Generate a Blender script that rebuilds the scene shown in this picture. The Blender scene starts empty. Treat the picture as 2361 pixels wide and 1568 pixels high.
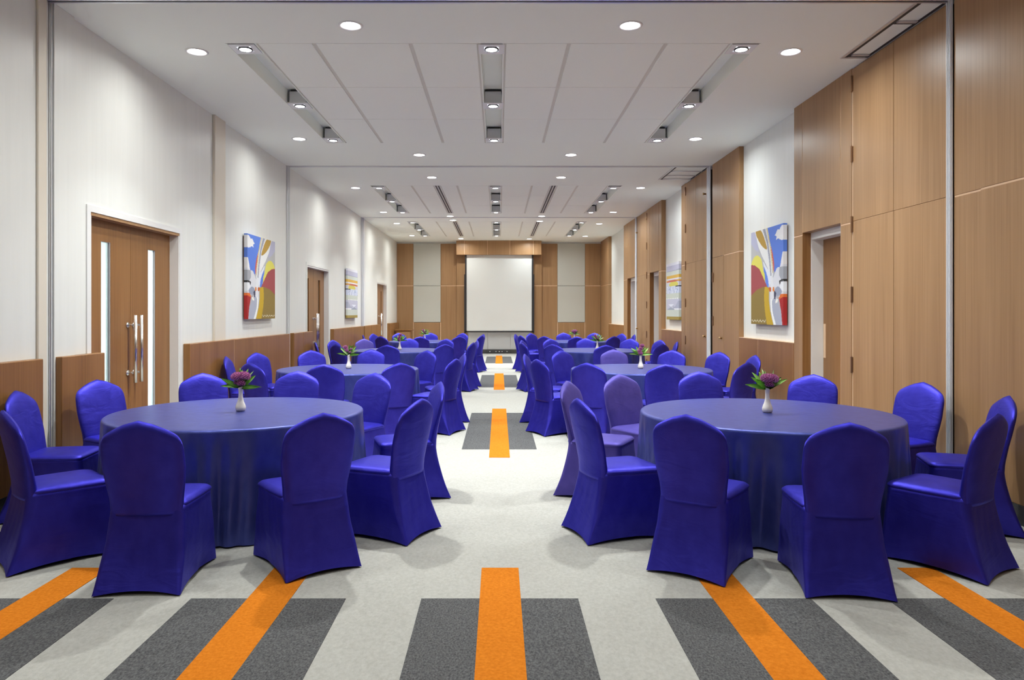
import bpy, bmesh, math, random
from mathutils import Vector, Matrix
R = math.radians
scene = bpy.context.scene
col = scene.collection

# ------------------------------------------------------------------ camera, world, exposure
FPX, W, H = 1670.0, 2361, 1568          # focal length in pixels of the 2361x1568 frame
VPX, VPY = 1150.0, 720.0                # where the aisle vanishes in the photograph
cam_d = bpy.data.cameras.new('camera')
cam_d.sensor_width = 36.0
cam_d.lens = FPX / W * 36.0
cam_d.shift_x = (W / 2 - VPX) / W
cam_d.shift_y = -(H / 2 - VPY) / W
cam_d.clip_start = 0.05
cam = bpy.data.objects.new('camera', cam_d)
cam.location = (0, 0, 1.5)
cam.rotation_euler = (R(90), 0, 0)
col.objects.link(cam)
scene.camera = cam
world = bpy.data.worlds.new('world')
scene.world = world
world.use_nodes = True
world.node_tree.nodes['Background'].inputs[0].default_value = (0.6, 0.62, 0.66, 1)
world.node_tree.nodes['Background'].inputs[1].default_value = 0.05
scene.view_settings.view_transform = 'Standard'
scene.view_settings.look = 'None'
scene.view_settings.gamma = 1.0
scene.view_settings.exposure = 0.70
scene.view_settings.use_curve_mapping = False
scene.cycles.use_denoising = True
scene.cycles.max_bounces = 6
scene.cycles.diffuse_bounces = 5
scene.cycles.glossy_bounces = 3
scene.cycles.caustics_reflective = False
scene.cycles.caustics_refractive = False
scene.cycles.use_adaptive_sampling = True
scene.cycles.adaptive_threshold = 0.11
scene.cycles.adaptive_min_samples = 16
scene.cycles.sample_clamp_indirect = 6.0
P_DOWN = 25.0        # watts of one recessed downlight
P_SPOT = 12.0        # watts of one trough spotlight
NEAR_DIM = 0.30      # the lamps over the camera burn dimmer

# room measures (x across, y along the aisle, z up)
HW = 3.70            # half width
HC = 4.055           # ceiling height
YN, YF = -0.85, 26.3
POST = [5.93, 12.68, 19.50]

# ------------------------------------------------------------------ materials
def new_mat(name):
    m = bpy.data.materials.new(name)
    m.use_nodes = True
    nt = m.node_tree
    return m, nt, nt.nodes['Principled BSDF']

def N(nt, t, **kw):
    n = nt.nodes.new(t)
    for k, v in kw.items():
        setattr(n, k, v)
    return n

def ramp(nt, stops):
    r = N(nt, 'ShaderNodeValToRGB')
    e = r.color_ramp.elements
    e[0].position, e[0].color = stops[0][0], (*stops[0][1], 1)
    e[1].position, e[1].color = stops[-1][0], (*stops[-1][1], 1)
    for p, c in stops[1:-1]:
        x = e.new(p)
        x.color = (*c, 1)
    return r

def coords(nt, scale, jitter=True):
    tc = N(nt, 'ShaderNodeTexCoord')
    mp = N(nt, 'ShaderNodeMapping')
    mp.inputs['Scale'].default_value = scale
    nt.links.new(tc.outputs['Object'], mp.inputs['Vector'])
    if jitter:
        oi = N(nt, 'ShaderNodeObjectInfo')
        mu = N(nt, 'ShaderNodeMath', operation='MULTIPLY')
        mu.inputs[1].default_value = 57.0
        nt.links.new(oi.outputs['Random'], mu.inputs[0])
        cb = N(nt, 'ShaderNodeCombineXYZ')
        for i in range(3):
            nt.links.new(mu.outputs[0], cb.inputs[i])
        nt.links.new(cb.outputs[0], mp.inputs['Location'])
    return mp

def plain(name, c, rough=0.5, metal=0.0, spec=0.5, coat=0.0):
    m, nt, b = new_mat(name)
    b.inputs['Base Color'].default_value = (*c, 1)
    b.inputs['Roughness'].default_value = rough
    b.inputs['Metallic'].default_value = metal
    b.inputs['Specular IOR Level'].default_value = spec
    b.inputs['Coat Weight'].default_value = coat
    return m

def noisy(name, c0, c1, scale, rough=0.6, bump=0.0, detail=6, spec=0.4, jitter=True, lo=.3, hi=.7, bscale=None):
    m, nt, b = new_mat(name)
    mp = coords(nt, scale, jitter)
    n = N(nt, 'ShaderNodeTexNoise')
    n.inputs['Scale'].default_value = 1.0
    n.inputs['Detail'].default_value = detail
    n.inputs['Roughness'].default_value = 0.62
    nt.links.new(mp.outputs[0], n.inputs['Vector'])
    r = ramp(nt, [(lo, c0), (hi, c1)])
    nt.links.new(n.outputs['Fac'], r.inputs[0])
    nt.links.new(r.outputs[0], b.inputs['Base Color'])
    b.inputs['Roughness'].default_value = rough
    b.inputs['Specular IOR Level'].default_value = spec
    if bump:
        src = n
        if bscale:
            mp2 = coords(nt, bscale, jitter)
            src = N(nt, 'ShaderNodeTexNoise')
            src.inputs['Scale'].default_value = 1.0
            src.inputs['Detail'].default_value = 3
            nt.links.new(mp2.outputs[0], src.inputs['Vector'])
        bp = N(nt, 'ShaderNodeBump')
        bp.inputs['Strength'].default_value = bump
        bp.inputs['Distance'].default_value = 0.01
        nt.links.new(src.outputs['Fac'], bp.inputs['Height'])
        nt.links.new(bp.outputs[0], b.inputs['Normal'])
    return m

def wood(name, dark, mid, light, rough=0.38, spec=0.4):
    """veneer: fine vertical streaks plus a broad slow drift and a few scratches"""
    m, nt, b = new_mat(name)
    mp = coords(nt, (55, 55, 0.9))
    n1 = N(nt, 'ShaderNodeTexNoise')
    n1.inputs['Scale'].default_value = 1.0
    n1.inputs['Detail'].default_value = 5
    nt.links.new(mp.outputs[0], n1.inputs['Vector'])
    mp2 = coords(nt, (5, 5, 0.35))
    n2 = N(nt, 'ShaderNodeTexNoise')
    n2.inputs['Scale'].default_value = 1.0
    n2.inputs['Detail'].default_value = 3
    nt.links.new(mp2.outputs[0], n2.inputs['Vector'])
    mx = N(nt, 'ShaderNodeMath', operation='MULTIPLY_ADD')
    mx.inputs[1].default_value = 0.55
    nt.links.new(n1.outputs['Fac'], mx.inputs[0])
    m3 = N(nt, 'ShaderNodeMath', operation='MULTIPLY')
    m3.inputs[1].default_value = 0.45
    nt.links.new(n2.outputs['Fac'], m3.inputs[0])
    nt.links.new(m3.outputs[0], mx.inputs[2])
    r = ramp(nt, [(0.32, dark), (0.5, mid), (0.68, light)])
    nt.links.new(mx.outputs[0], r.inputs[0])
    nt.links.new(r.outputs[0], b.inputs['Base Color'])
    b.inputs['Roughness'].default_value = rough
    b.inputs['Specular IOR Level'].default_value = spec
    bp = N(nt, 'ShaderNodeBump')
    bp.inputs['Strength'].default_value = 0.06
    bp.inputs['Distance'].default_value = 0.004
    nt.links.new(n1.outputs['Fac'], bp.inputs['Height'])
    nt.links.new(bp.outputs[0], b.inputs['Normal'])
    return m

def emit(name, c, s):
    m = bpy.data.materials.new(name)
    m.use_nodes = True
    nt = m.node_tree
    nt.nodes.clear()
    e = N(nt, 'ShaderNodeEmission')
    e.inputs[0].default_value = (*c, 1)
    e.inputs[1].default_value = s
    o = N(nt, 'ShaderNodeOutputMaterial')
    nt.links.new(e.outputs[0], o.inputs[0])
    return m

def fabric(name, c0, c1, rough, sheen, sheen_tint, spec, wr, wrs, metal=0.0):
    """stretch satin: faint mottling, soft sheen, pulled wrinkles"""
    m, nt, b = new_mat(name)
    mp = coords(nt, (14, 14, 9))
    n = N(nt, 'ShaderNodeTexNoise')
    n.inputs['Scale'].default_value = 1.0
    n.inputs['Detail'].default_value = 5
    nt.links.new(mp.outputs[0], n.inputs['Vector'])
    r = ramp(nt, [(0.3, c0), (0.7, c1)])
    nt.links.new(n.outputs['Fac'], r.inputs[0])
    nt.links.new(r.outputs[0], b.inputs['Base Color'])
    b.inputs['Roughness'].default_value = rough
    b.inputs['Specular IOR Level'].default_value = spec
    b.inputs['Sheen Weight'].default_value = sheen
    b.inputs['Metallic'].default_value = metal
    b.inputs['Sheen Roughness'].default_value = 0.4
    b.inputs['Sheen Tint'].default_value = (*sheen_tint, 1)
    b.inputs['Specular Tint'].default_value = (0.62, 0.62, 1.0, 1)
    mp2 = coords(nt, wrs)
    n2 = N(nt, 'ShaderNodeTexNoise')
    n2.inputs['Scale'].default_value = 1.0
    n2.inputs['Detail'].default_value = 3
    n2.inputs['Distortion'].default_value = 1.2
    nt.links.new(mp2.outputs[0], n2.inputs['Vector'])
    bp = N(nt, 'ShaderNodeBump')
    bp.inputs['Strength'].default_value = wr
    bp.inputs['Distance'].default_value = 0.03
    nt.links.new(n2.outputs['Fac'], bp.inputs['Height'])
    mp3 = coords(nt, (420, 420, 420))
    n3 = N(nt, 'ShaderNodeTexNoise')
    n3.inputs['Scale'].default_value = 1.0
    nt.links.new(mp3.outputs[0], n3.inputs['Vector'])
    b2 = N(nt, 'ShaderNodeBump')
    b2.inputs['Strength'].default_value = 0.12
    b2.inputs['Distance'].default_value = 0.002
    nt.links.new(n3.outputs['Fac'], b2.inputs['Height'])
    nt.links.new(bp.outputs[0], b2.inputs['Normal'])
    nt.links.new(b2.outputs[0], b.inputs['Normal'])
    return m

def attr_print(name):
    m, nt, b = new_mat(name)
    a = N(nt, 'ShaderNodeVertexColor')
    a.layer_name = 'print'
    nt.links.new(a.outputs[0], b.inputs['Base Color'])
    b.inputs['Roughness'].default_value = 0.55
    return m

M = {}
M['paint'] = noisy('wall_paint', (.775, .785, .76), (.81, .82, .795), (16, 16, .8), rough=.42, bump=.04, spec=.35)
M['cream'] = plain('cream_paint', (.74, .68, .58), .5)
M['ceil'] = plain('ceiling_paint', (.90, .93, .885), .7, spec=.2)
M['tile'] = noisy('acoustic_panel', (.895, .925, .885), (.915, .945, .90), (60, 60, 60), rough=.8, spec=.15)
M['cove'] = plain('panel_grid', (.70, .69, .63), .6)
M['wood'] = wood('oak_veneer', (.31, .168, .074), (.375, .213, .100), (.43, .252, .124))
M['wood_d'] = wood('dark_veneer', (.21, .094, .030), (.275, .128, .043), (.33, .163, .060), rough=.33)
M['edge'] = plain('pale_wood_edge', (.74, .50, .32), .4)
M['gap'] = plain('dark_joint', (.05, .03, .02), .8)
M['alu'] = plain('brushed_aluminium', (.72, .73, .76), .35, .85)
M['alu_w'] = plain('white_lacquered_metal', (.78, .79, .82), .35)
M['steel'] = plain('polished_steel', (.78, .78, .78), .22, 1.0)
M['brass'] = plain('brass', (.60, .42, .22), .3, 1.0)
M['bronze'] = plain('bronze_hinge', (.42, .26, .16), .4, .9)
M['white'] = plain('white_enamel', (.80, .80, .80), .4)
M['dark'] = plain('black_metal', (.022, .022, .024), .5)
M['base'] = noisy('charcoal_baseboard', (.055, .055, .055), (.085, .085, .085), (20, 20, 20), rough=.45)
M['acou'] = noisy('grey_fabric_panel', (.53, .53, .48), (.585, .585, .535), (180, 180, 180), rough=.9, bump=.1, spec=.1)
M['screen'] = plain('screen_fabric', (.74, .76, .75), .7, spec=.2)
M['board'] = plain('pale_wall_board', (.74, .77, .80), .45)
M['carpet'] = noisy('grey_beige_carpet', (.425, .42, .39), (.55, .545, .515), (60, 40, 60), rough=.95, bump=.35, spec=.08, jitter=False, detail=5, lo=.25, hi=.72, bscale=(260, 260, 260))
M['carpet_g'] = noisy('charcoal_carpet', (.055, .056, .06), (.20, .20, .205), (120, 70, 120), rough=.95, bump=.35, spec=.08, detail=5, lo=.3, hi=.72, bscale=(260, 260, 260))
M['carpet_o'] = noisy('orange_carpet', (.62, .17, .012), (.80, .26, .025), (60, 60, 60), rough=.95, bump=.3, spec=.05, detail=8, bscale=(260, 260, 260))
M['blue'] = fabric('royal_blue_stretch', (.038, .033, .40), (.050, .044, .48), .44, .08, (.35, .35, 1.0), .3, .14, (4, 4, 10), .72)
M['purple'] = fabric('violet_blue_stretch', (.085, .066, .34), (.105, .082, .40), .5, .15, (.5, .45, 1.0), .35, .12, (5, 5, 8), .4)  # slightly violet cloth; its paler tone also has the lamplight put into the colour
M['cloth'] = fabric('blue_satin_cloth', (.054, .070, .30), (.074, .094, .37), .33, .08, (.6, .65, 1.0), .5, .06, (9, 9, 3), .45)
M['parti'] = plain('dark_partition', (.10, .085, .07), .6)
M['vase'] = plain('glazed_ceramic', (.92, .88, .83), .22, spec=.5)
M['leaf'] = noisy('leaf_green', (.14, .40, .04), (.42, .70, .18), (14, 14, 60), rough=.45)
M['leaf2'] = noisy('pale_leaf_green', (.34, .60, .14), (.72, .86, .52), (14, 14, 60), rough=.45)
M['stem'] = plain('stem_green', (.12, .24, .06), .5)
M['bloom'] = noisy('magenta_bloom', (.42, .05, .28), (.82, .42, .72), (60, 60, 60), rough=.6)
M['bloom_core'] = plain('dark_bloom_core', (.16, .015, .11), .7)
M['bloom2'] = noisy('pink_bloom', (.42, .08, .32), (.85, .55, .78), (150, 150, 150), rough=.6)
M['print'] = attr_print('printed_canvas')
M['lens'] = emit('lamp_lens', (1.0, .98, .95), 14.0)
M['lens_c'] = emit('cool_lamp_lens', (.93, .95, 1.0), 14.0)
M['reflector'] = plain('lamp_housing', (.68, .69, .71), .4, .1)
M['corr'] = plain('corridor_paint', (.78, .83, .84), .5)
gm, gnt, gb = new_mat('clear_glass')
gb.inputs['Base Color'].default_value = (.93, .98, .97, 1)
gb.inputs['Roughness'].default_value = 0.02
gb.inputs['Transmission Weight'].default_value = 1.0
gb.inputs['IOR'].default_value = 1.1
M['glass'] = gm
M['refl_pane'] = plain('painted_reflection_glazing', (.10, .06, .035), .12, spec=.5)  # dark brown reflection in the farther door panes, put into the base colour

# ------------------------------------------------------------------ builders
def link(name, me, mat, parent=None):
    o = bpy.data.objects.new(name, me)
    if mat is not None and not me.materials:
        me.materials.append(M[mat] if isinstance(mat, str) else mat)
    col.objects.link(o)
    if parent is not None:
        o.parent = parent
    return o

def bm_mesh(name, bm, smooth=False):
    me = bpy.data.meshes.new(name)
    bm.normal_update()
    bm.to_mesh(me)
    bm.free()
    if smooth:
        me.polygons.foreach_set('use_smooth', [True] * len(me.polygons))
    return me

def add_box(bm, x0, x1, y0, y1, z0, z1, bevel=0.0):
    r = bmesh.ops.create_cube(bm, size=1.0)
    vs = r['verts']
    for v in vs:
        v.co = Vector(((x0 + x1) / 2 + v.co.x * (x1 - x0), (y0 + y1) / 2 + v.co.y * (y1 - y0), (z0 + z1) / 2 + v.co.z * (z1 - z0)))
    if bevel:
        es = list({e for v in vs for e in v.link_edges})
        bmesh.ops.bevel(bm, geom=es, offset=bevel, segments=1, affect='EDGES', profile=.5)

def box(name, x0, x1, y0, y1, z0, z1, mat, parent=None, bevel=0.0):
    """one box as an object with its origin at the box centre (world coordinates, parents at the origin)"""
    x0, x1 = min(x0, x1), max(x0, x1)
    c = Vector(((x0 + x1) / 2, (y0 + y1) / 2, (z0 + z1) / 2))
    bm = bmesh.new()
    add_box(bm, x0 - c.x, x1 - c.x, y0 - c.y, y1 - c.y, z0 - c.z, z1 - c.z, bevel)
    o = link(name, bm_mesh(name, bm), mat, parent)
    o.location = c if parent is None else c - parent_world(parent)
    return o

def parent_world(p):
    v = Vector(p.location)
    while p.parent is not None:
        p = p.parent
        v += p.location
    return v

def boxes(name, lst, mat, parent=None, bevel=0.0):
    """several boxes that make up ONE thing, joined"""
    bm = bmesh.new()
    for b in lst:
        add_box(bm, *b, bevel)
    o = link(name, bm_mesh(name, bm), mat, parent)
    if parent is not None:
        o.location = -parent_world(parent)
    return o

def add_lathe(bm, prof, seg=24, c=(0, 0, 0), cap0=True, cap1=True):
    rings = []
    for r, z in prof:
        rings.append([bm.verts.new((c[0] + r * math.cos(2 * math.pi * i / seg), c[1] + r * math.sin(2 * math.pi * i / seg), c[2] + z)) for i in range(seg)])
    for a, b in zip(rings, rings[1:]):
        for i in range(seg):
            bm.faces.new((a[i], a[(i + 1) % seg], b[(i + 1) % seg], b[i]))
    if cap0:
        bm.faces.new(list(reversed(rings[0])))
    if cap1:
        bm.faces.new(rings[-1])
    return rings

def add_tube(bm, pts, rad, seg=10):
    pts = [Vector(p) for p in pts]
    rings = []
    for i, p in enumerate(pts):
        d = (pts[min(i + 1, len(pts) - 1)] - pts[max(i - 1, 0)]).normalized()
        u = d.orthogonal().normalized()
        if i and rings:
            pu = (rings[-1][0].co - pts[i - 1])
            u = (pu - d * pu.dot(d)).normalized()
        w = d.cross(u)
        r = rad[i] if isinstance(rad, (list, tuple)) else rad
        rings.append([bm.verts.new(p + (u * math.cos(2 * math.pi * k / seg) + w * math.sin(2 * math.pi * k / seg)) * r) for k in range(seg)])
    for a, b in zip(rings, rings[1:]):
        for k in range(seg):
            bm.faces.new((a[k], a[(k + 1) % seg], b[(k + 1) % seg], b[k]))
    bm.faces.new(list(reversed(rings[0])))
    bm.faces.new(rings[-1])

def empty(name, loc=(0, 0, 0), rz=0.0, parent=None):
    o = bpy.data.objects.new(name, None)
    o.empty_display_size = 0.1
    col.objects.link(o)
    o.location = loc
    o.rotation_euler = (0, 0, rz)
    if parent is not None:
        o.parent = parent
    return o

def tag(o, label, cat=None, group=None, kind=None):
    o['label'] = label
    if cat:
        o['category'] = cat
    if group:
        o['group'] = group
    if kind:
        o['kind'] = kind
    return o

def struct(o, label):
    o['kind'] = 'structure'
    o['label'] = label
    return o

def dup(o, parent=None):
    c = o.copy()
    col.objects.link(c)
    c.parent = parent
    for ch in list(o.children):
        dup(ch, c)
    return c

# ------------------------------------------------------------------ floor with inlaid carpet stripes
floor = box('floor', -HW - .4, HW + .4, YN, YF + .2, -.12, 0, 'carpet')
struct(floor, 'pale grey carpet floor with charcoal and orange stripes')
GREY_X = [(-2.83, -2.015), (-1.61, -.80), (-.405, .415), (.82, 1.632), (2.03, 2.85)]
OR_X = [(-2.50, -2.28), (-1.315, -1.09), (-.10, .115), (1.12, 1.335), (2.335, 2.545)]
GREY_Y = [(.95, 3.79), (7.92, 10.78), (14.45, 17.3), (21.3, 24.5)]
OR_Y = [(.45, 4.245), (7.47, 11.25), (14.0, 17.75), (21.15, 25.0)]
for (g0, g1), (o0, o1) in zip(GREY_Y, OR_Y):
    for (a, b), (c, d) in zip(GREY_X, OR_X):
        box('charcoal_stripe', a, c, g0, g1, -.004, .0025, 'carpet_g', floor)
        box('charcoal_stripe', d, b, g0, g1, -.004, .0025, 'carpet_g', floor)
        box('orange_stripe', c, d, o0, o1, -.004, .003, 'carpet_o', floor)

# ------------------------------------------------------------------ ceiling with panels, troughs
TR = [(-2.60, -2.31), (-.19, .05), (2.21, 2.49)]                    # three light troughs across
COLS = [(-2.31, -1.76), (-1.76, -.84), (-.84, -.19), (.05, .67), (.67, 1.59), (1.59, 2.21)]
BAYS = [(-.1, 3.95), (6.88, 10.92), (14.62, 18.68), (20.42, 24.35)]  # where the panel fields lie
TOP = HC + .17
cl = [(-HW - .4, HW + .4, YN, YF + .2, TOP, TOP + .08)]
prev = YN
for y0, y1 in BAYS:
    cl.append((-HW - .4, HW + .4, prev, y0, HC, TOP))
    cl.append((-HW - .4, TR[0][0], y0, y1, HC, TOP))
    cl.append((TR[2][1], HW + .4, y0, y1, HC, TOP))
    prev = y1
cl.append((-HW - .4, HW + .4, prev, YF + .2, HC, TOP))
ceiling = struct(boxes('ceiling', cl, 'ceil'), 'white plaster ceiling with panel fields, light troughs and downlights')
for bi, (y0, y1) in enumerate(BAYS):
    n = 3
    for ci, (x0, x1) in enumerate(COLS):
        parts = [(x0, x1)]
        if bi >= 2 and ci in (1, 4):
            xs = -1.245 if ci == 1 else 1.11
            parts = [(x0, xs - .06), (xs + .06, x1)]
        for (a, b) in parts:
            for r in range(n):
                ya = y0 + (y1 - y0) * r / n
                yb = y0 + (y1 - y0) * (r + 1) / n
                pa = a + (.035 if a == x0 else 0)
                pb = b - (.035 if b == x1 else 0)
                box('ceiling_panel', a + .02, b - .02, ya + .006, yb - .006, HC - .002, HC + .02, 'tile', ceiling, .003)
    # the grid that carries the panels, and the trough cheeks
    g = []
    for (x0, x1) in COLS:
        g.append((x0, x1, y0, y1, HC + .008, HC + .03))
    boxes('panel_grid', g, 'cove', ceiling)
    for (x0, x1) in TR:
        boxes('trough_cheeks', [(x0, x0 + .012, y0, y1, HC - .004, TOP), (x1 - .012, x1, y0, y1, HC - .004, TOP)], 'ceil', ceiling)

# partition tracks across the ceiling
for i, y in enumerate(POST):
    t = empty('trim_%d' % (i + 1))
    boxes('track_rail', [(-HW, HW, y - .035, y - .012, HC - .012, HC), (-HW, HW, y + .012, y + .035, HC - .012, HC)], 'alu', t)
    boxes('track_slot', [(-HW, HW, y - .012, y + .012, HC - .004, HC + .0)], 'dark', t)
    struct(t, ['aluminium partition track across the ceiling nearest the camera', 'aluminium partition track across the middle of the ceiling', 'aluminium partition track across the far end of the ceiling'][i])

# ------------------------------------------------------------------ left wall
DH = 2.41
DL = [(6.55, 8.38), (13.96, 15.76), (22.0, 23.86)]
wl = []
prev = YN
for (a, b) in DL:
    wl.append((-HW - .26, -HW, prev, a, 0, HC))
    wl.append((-HW - .26, -HW, a, b, DH, HC))
    prev = b
wl.append((-HW - .26, -HW, prev, YF, 0, HC))
wall_left = struct(boxes('wall_left', wl, 'paint'), 'white papered left wall with wood wainscot panels')
for (a, b, t, m) in [(5.79, 5.90, .02, 'cream'), (9.36, 9.72, .035, 'cream'), (19.56, 19.78, .05, 'alu_w')]:
    box('pilaster_strip', -HW, -HW + t, a, b, 0, HC, m, wall_left, .004)
box('pilaster_strip', -HW, -HW + .03, 5.98, 6.27, 0, HC, 'paint', wall_left, .004)
WT, WZ = .08, 1.13
for (a, b) in [(YN, 2.6), (2.62, 5.76), (6.0, 6.66), (8.49, 9.92), (9.935, 12.55), (12.82, 13.42), (13.43, 14.12), (15.9, 19.42), (19.58, 20.6), (20.61, 21.5), (21.51, 22.2), (24.0, 25.1), (25.11, 26.28)]:
    box('wainscot_panel', -HW, -HW + WT, a, b, .14, WZ, 'wood_d', wall_left, .006)
for y in (9.928, 13.425, 20.605, 21.505, 25.105):
    box('wainscot_joint', -HW, -HW + WT - .004, y - .005, y + .005, .14, WZ - .004, 'edge', wall_left)
bl = []
prev = YN
for (a, b) in DL:
    bl.append((-HW, -HW + .065, prev, a, 0, .14))
    prev = b
bl.append((-HW, -HW + .065, prev, YF, 0, .14))
struct(boxes('baseboard_left', bl, 'base'), 'charcoal baseboard along the left wall')

# posts of the folding partitions, both sides
def post(n, side, y, wide, label):
    t = empty('trim_%d' % n)
    x = side * HW
    boxes('post_channel', [(min(x, x - side * .014), max(x, x - side * .014), y - wide / 2, y + wide / 2, 0, HC)], 'alu_w' if side > 0 else 'alu', t, .004)
    k = wide / 5
    boxes('post_rib', [(min(x - side * .014, x - side * .022), max(x - side * .014, x - side * .022), y - wide / 2 + s, y - wide / 2 + s + k * .8, 0, HC) for s in (k * .4, k * 2.1, k * 3.7)], 'alu_w', t, .002)
    struct(t, label)
post(4, -1, POST[0] + .055, .065, 'aluminium partition post on the left wall beside the nearest door')
post(5, 1, POST[0] - .0, .07, 'white metal partition post on the right wall nearest the camera')
post(6, -1, POST[1] + .02, .17, 'aluminium partition post on the left wall past the abstract canvas')
post(7, 1, POST[1] + .06, .20, 'white metal partition post in the middle of the right wall')
post(8, -1, POST[2], .12, 'aluminium partition post on the left wall near the far end')
post(9, 1, POST[2], .16, 'white metal partition post on the right wall near the far end')

# left doors
def slit_leaf(par, x, y0, y1, z1, s0, s1, sb, st, glassmat, hy, wmat):
    """a wooden leaf facing +x with a tall slit window and a long pull handle"""
    t = .045
    leaf = boxes('door_leaf', [(x - t, x, y0, s0, .01, z1), (x - t, x, s1, y1, .01, z1), (x - t, x, s0, s1, .01, sb), (x - t, x, s0, s1, st, z1)], wmat, par)
    boxes('window_bead', [(x - t - .002, x - .005, s0 - .006, s0 + .005, sb + .004, st - .004), (x - t - .002, x - .005, s1 - .005, s1 + .006, sb + .004, st - .004), (x - t - .002, x - .005, s0 - .006, s1 + .006, st - .004, st + .006), (x - t - .002, x - .005, s0 - .006, s1 + .006, sb - .006, sb + .004)], 'alu_w' if glassmat == 'glass' else wmat, leaf)
    box('window_pane', x - .028, x - .022, s0 + .003, s1 - .003, sb + .003, st - .003, glassmat, leaf)
    bm = bmesh.new()
    add_tube(bm, [(x + .085, hy, .78), (x + .085, hy, 1.47)], .017, 14)
    for z in (.88, 1.37):
        add_tube(bm, [(x - .002, hy, z), (x + .085, hy, z)], .011, 10)
        add_tube(bm, [(x - .002, hy, z), (x + .012, hy, z)], .026, 14)
    h = link('pull_handle', bm_mesh('pull_handle', bm, True), 'steel', leaf)
    h.location = -parent_world(leaf)
    return leaf

dlab = ['brown double door with slit windows in the left wall nearest the camera', 'brown double door with slit windows in the middle of the left wall', 'brown door with slit window at the far end of the left wall']
for i, (a, b) in enumerate(DL):
    d = empty('door_%d' % (i + 1))
    x = -HW - .10
    mid = (a + b) / 2 + (.0 if i else 0.005)
    f = .02
    slit_leaf(d, x, a + f, mid - .002, DH - .03, mid - .55, mid - .38, .32, 2.18, 'glass' if i == 0 else 'refl_pane', mid - .065, 'wood_d')
    slit_leaf(d, x, mid + .002, b - f, DH - .03, mid + .375, mid + .545, .32, 2.18, 'glass' if i == 0 else 'refl_pane', mid + .06, 'wood_d')
    boxes('door_frame', [(x - .06, -HW + .004, a, a + f, 0, DH - .03), (x - .06, -HW + .004, b - f, b, 0, DH - .03)], 'white', d)
    boxes('door_head', [(x - .06, -HW + .004, a, b, DH - .03, DH)], 'wood' if i == 0 else 'white', d)
    boxes('door_casing', [(-HW, -HW + .012, a - .06, a, 0, DH + .06), (-HW, -HW + .012, b, b + .06, 0, DH + .06), (-HW, -HW + .012, a, b, DH, DH + .06)], 'paint' if i else 'white', d)
    struct(d, dlab[i])
# the lit corridor behind the nearest left door
cor = [(-5.3, -5.2, 5.6, 9.4, 0, 2.7), (-5.2, -HW - .26, 5.5, 5.6, 0, 2.7), (-5.2, -HW - .26, 9.4, 9.5, 0, 2.7), (-5.3, -HW - .26, 5.5, 9.5, 2.7, 2.8), (-5.3, -HW - .26, 5.5, 9.5, -.1, 0)]
struct(boxes('wall_corridor', cor, 'corr'), 'pale corridor wall seen through the slit windows of the nearest left door')
ld = bpy.data.lights.new('corridor_lamp', 'AREA')
ld.energy = 70
ld.color = (.86, 1.0, .98)
ld.size = .6
lo = bpy.data.objects.new('corridor_lamp', ld)
lo.location = (-4.6, 7.4, 2.66)
col.objects.link(lo)

# ------------------------------------------------------------------ right wall
wall_right = struct(box('wall_right', HW + .28, HW + .42, YN, YF, 0, HC, 'paint'), 'right wall of oak veneer panels and white recesses')
WZR, GZ = 1.11, 2.44

def rpanel(y0, y1, z0=.14, z1=HC, x=HW, split=True, mat='wood'):
    g = .003
    if split and z0 < GZ < z1:
        box('wood_panel', x, HW + .28, y0 + g, y1 - g, z0, GZ - .007, mat, wall_right, .003)
        box('wood_panel', x, HW + .28, y0 + g, y1 - g, GZ + .007, z1, mat, wall_right, .003)
        box('groove_strip', x + .004, HW + .27, y0 + g, y1 - g, GZ - .007, GZ + .007, 'edge', wall_right)
    else:
        box('wood_panel', x, HW + .28, y0 + g, y1 - g, z0, z1, mat, wall_right, .003)

def rjoint(y, z0=.14, z1=HC):
    box('joint_strip', HW + .003, HW + .2, y - .005, y + .005, z0, z1, 'edge', wall_right)

rpanel(YN, 2.4, x=HW - .025)
rpanel(2.4, 5.53, x=HW - .025)
rpanel(5.53, 5.89)
rpanel(7.59, 7.84); rjoint(7.84)
rpanel(8.83, 9.08); rjoint(8.83, GZ)
rpanel(7.845, 8.825, z0=2.465, split=False)
rpanel(11.15, 11.92)
rpanel(11.925, 12.55, z0=GZ, split=False)
rjoint(11.922, GZ)
rpanel(14.34, 14.68); rjoint(14.34)
rpanel(16.48, 16.76)
rpanel(17.76, 18.08); rjoint(18.08)
rpanel(16.765, 17.755, z0=2.465, split=False)
rpanel(19.62, 20.85, z0=2.465, split=False)
rpanel(20.855, 21.45); rjoint(20.852, GZ)
rpanel(24.4, 25.3); rpanel(25.3, 26.28)
# white recesses with wainscot under them
for (a, b, xr, js) in [(9.08, 11.15, HW + .07, (10.35,)), (14.68, 16.48, HW + .10, (15.4,)), (21.45, 24.4, HW + .10, (22.4, 23.4))]:
    box('recess_back', xr, HW + .28, a, b, WZR - .02, HC, 'paint', wall_right)
    e = [a] + list(js) + [b]
    for p, q in zip(e, e[1:]):
        box('wainscot_panel', HW, HW + .28, p + .004, q - .004, .14, WZR, 'wood_d', wall_right, .003)
    for j in js:
        box('joint_strip', HW + .002, HW + .2, j - .005, j + .005, .14, WZR, 'edge', wall_right)
    box('ledge_strip', HW - .002, xr, a, b, WZR, WZR + .008, 'edge', wall_right)
struct(boxes('baseboard_right', [(HW - .03 if b < 5.6 else HW + .002, HW + .28, a, b, 0, .14) for a, b in [(YN, 5.53), (5.53, 5.89), (7.59, 7.84), (8.83, 12.55), (14.34, 16.76), (17.76, 18.08), (20.85, 26.28)]], 'base'), 'charcoal baseboard along the right wall')

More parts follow.
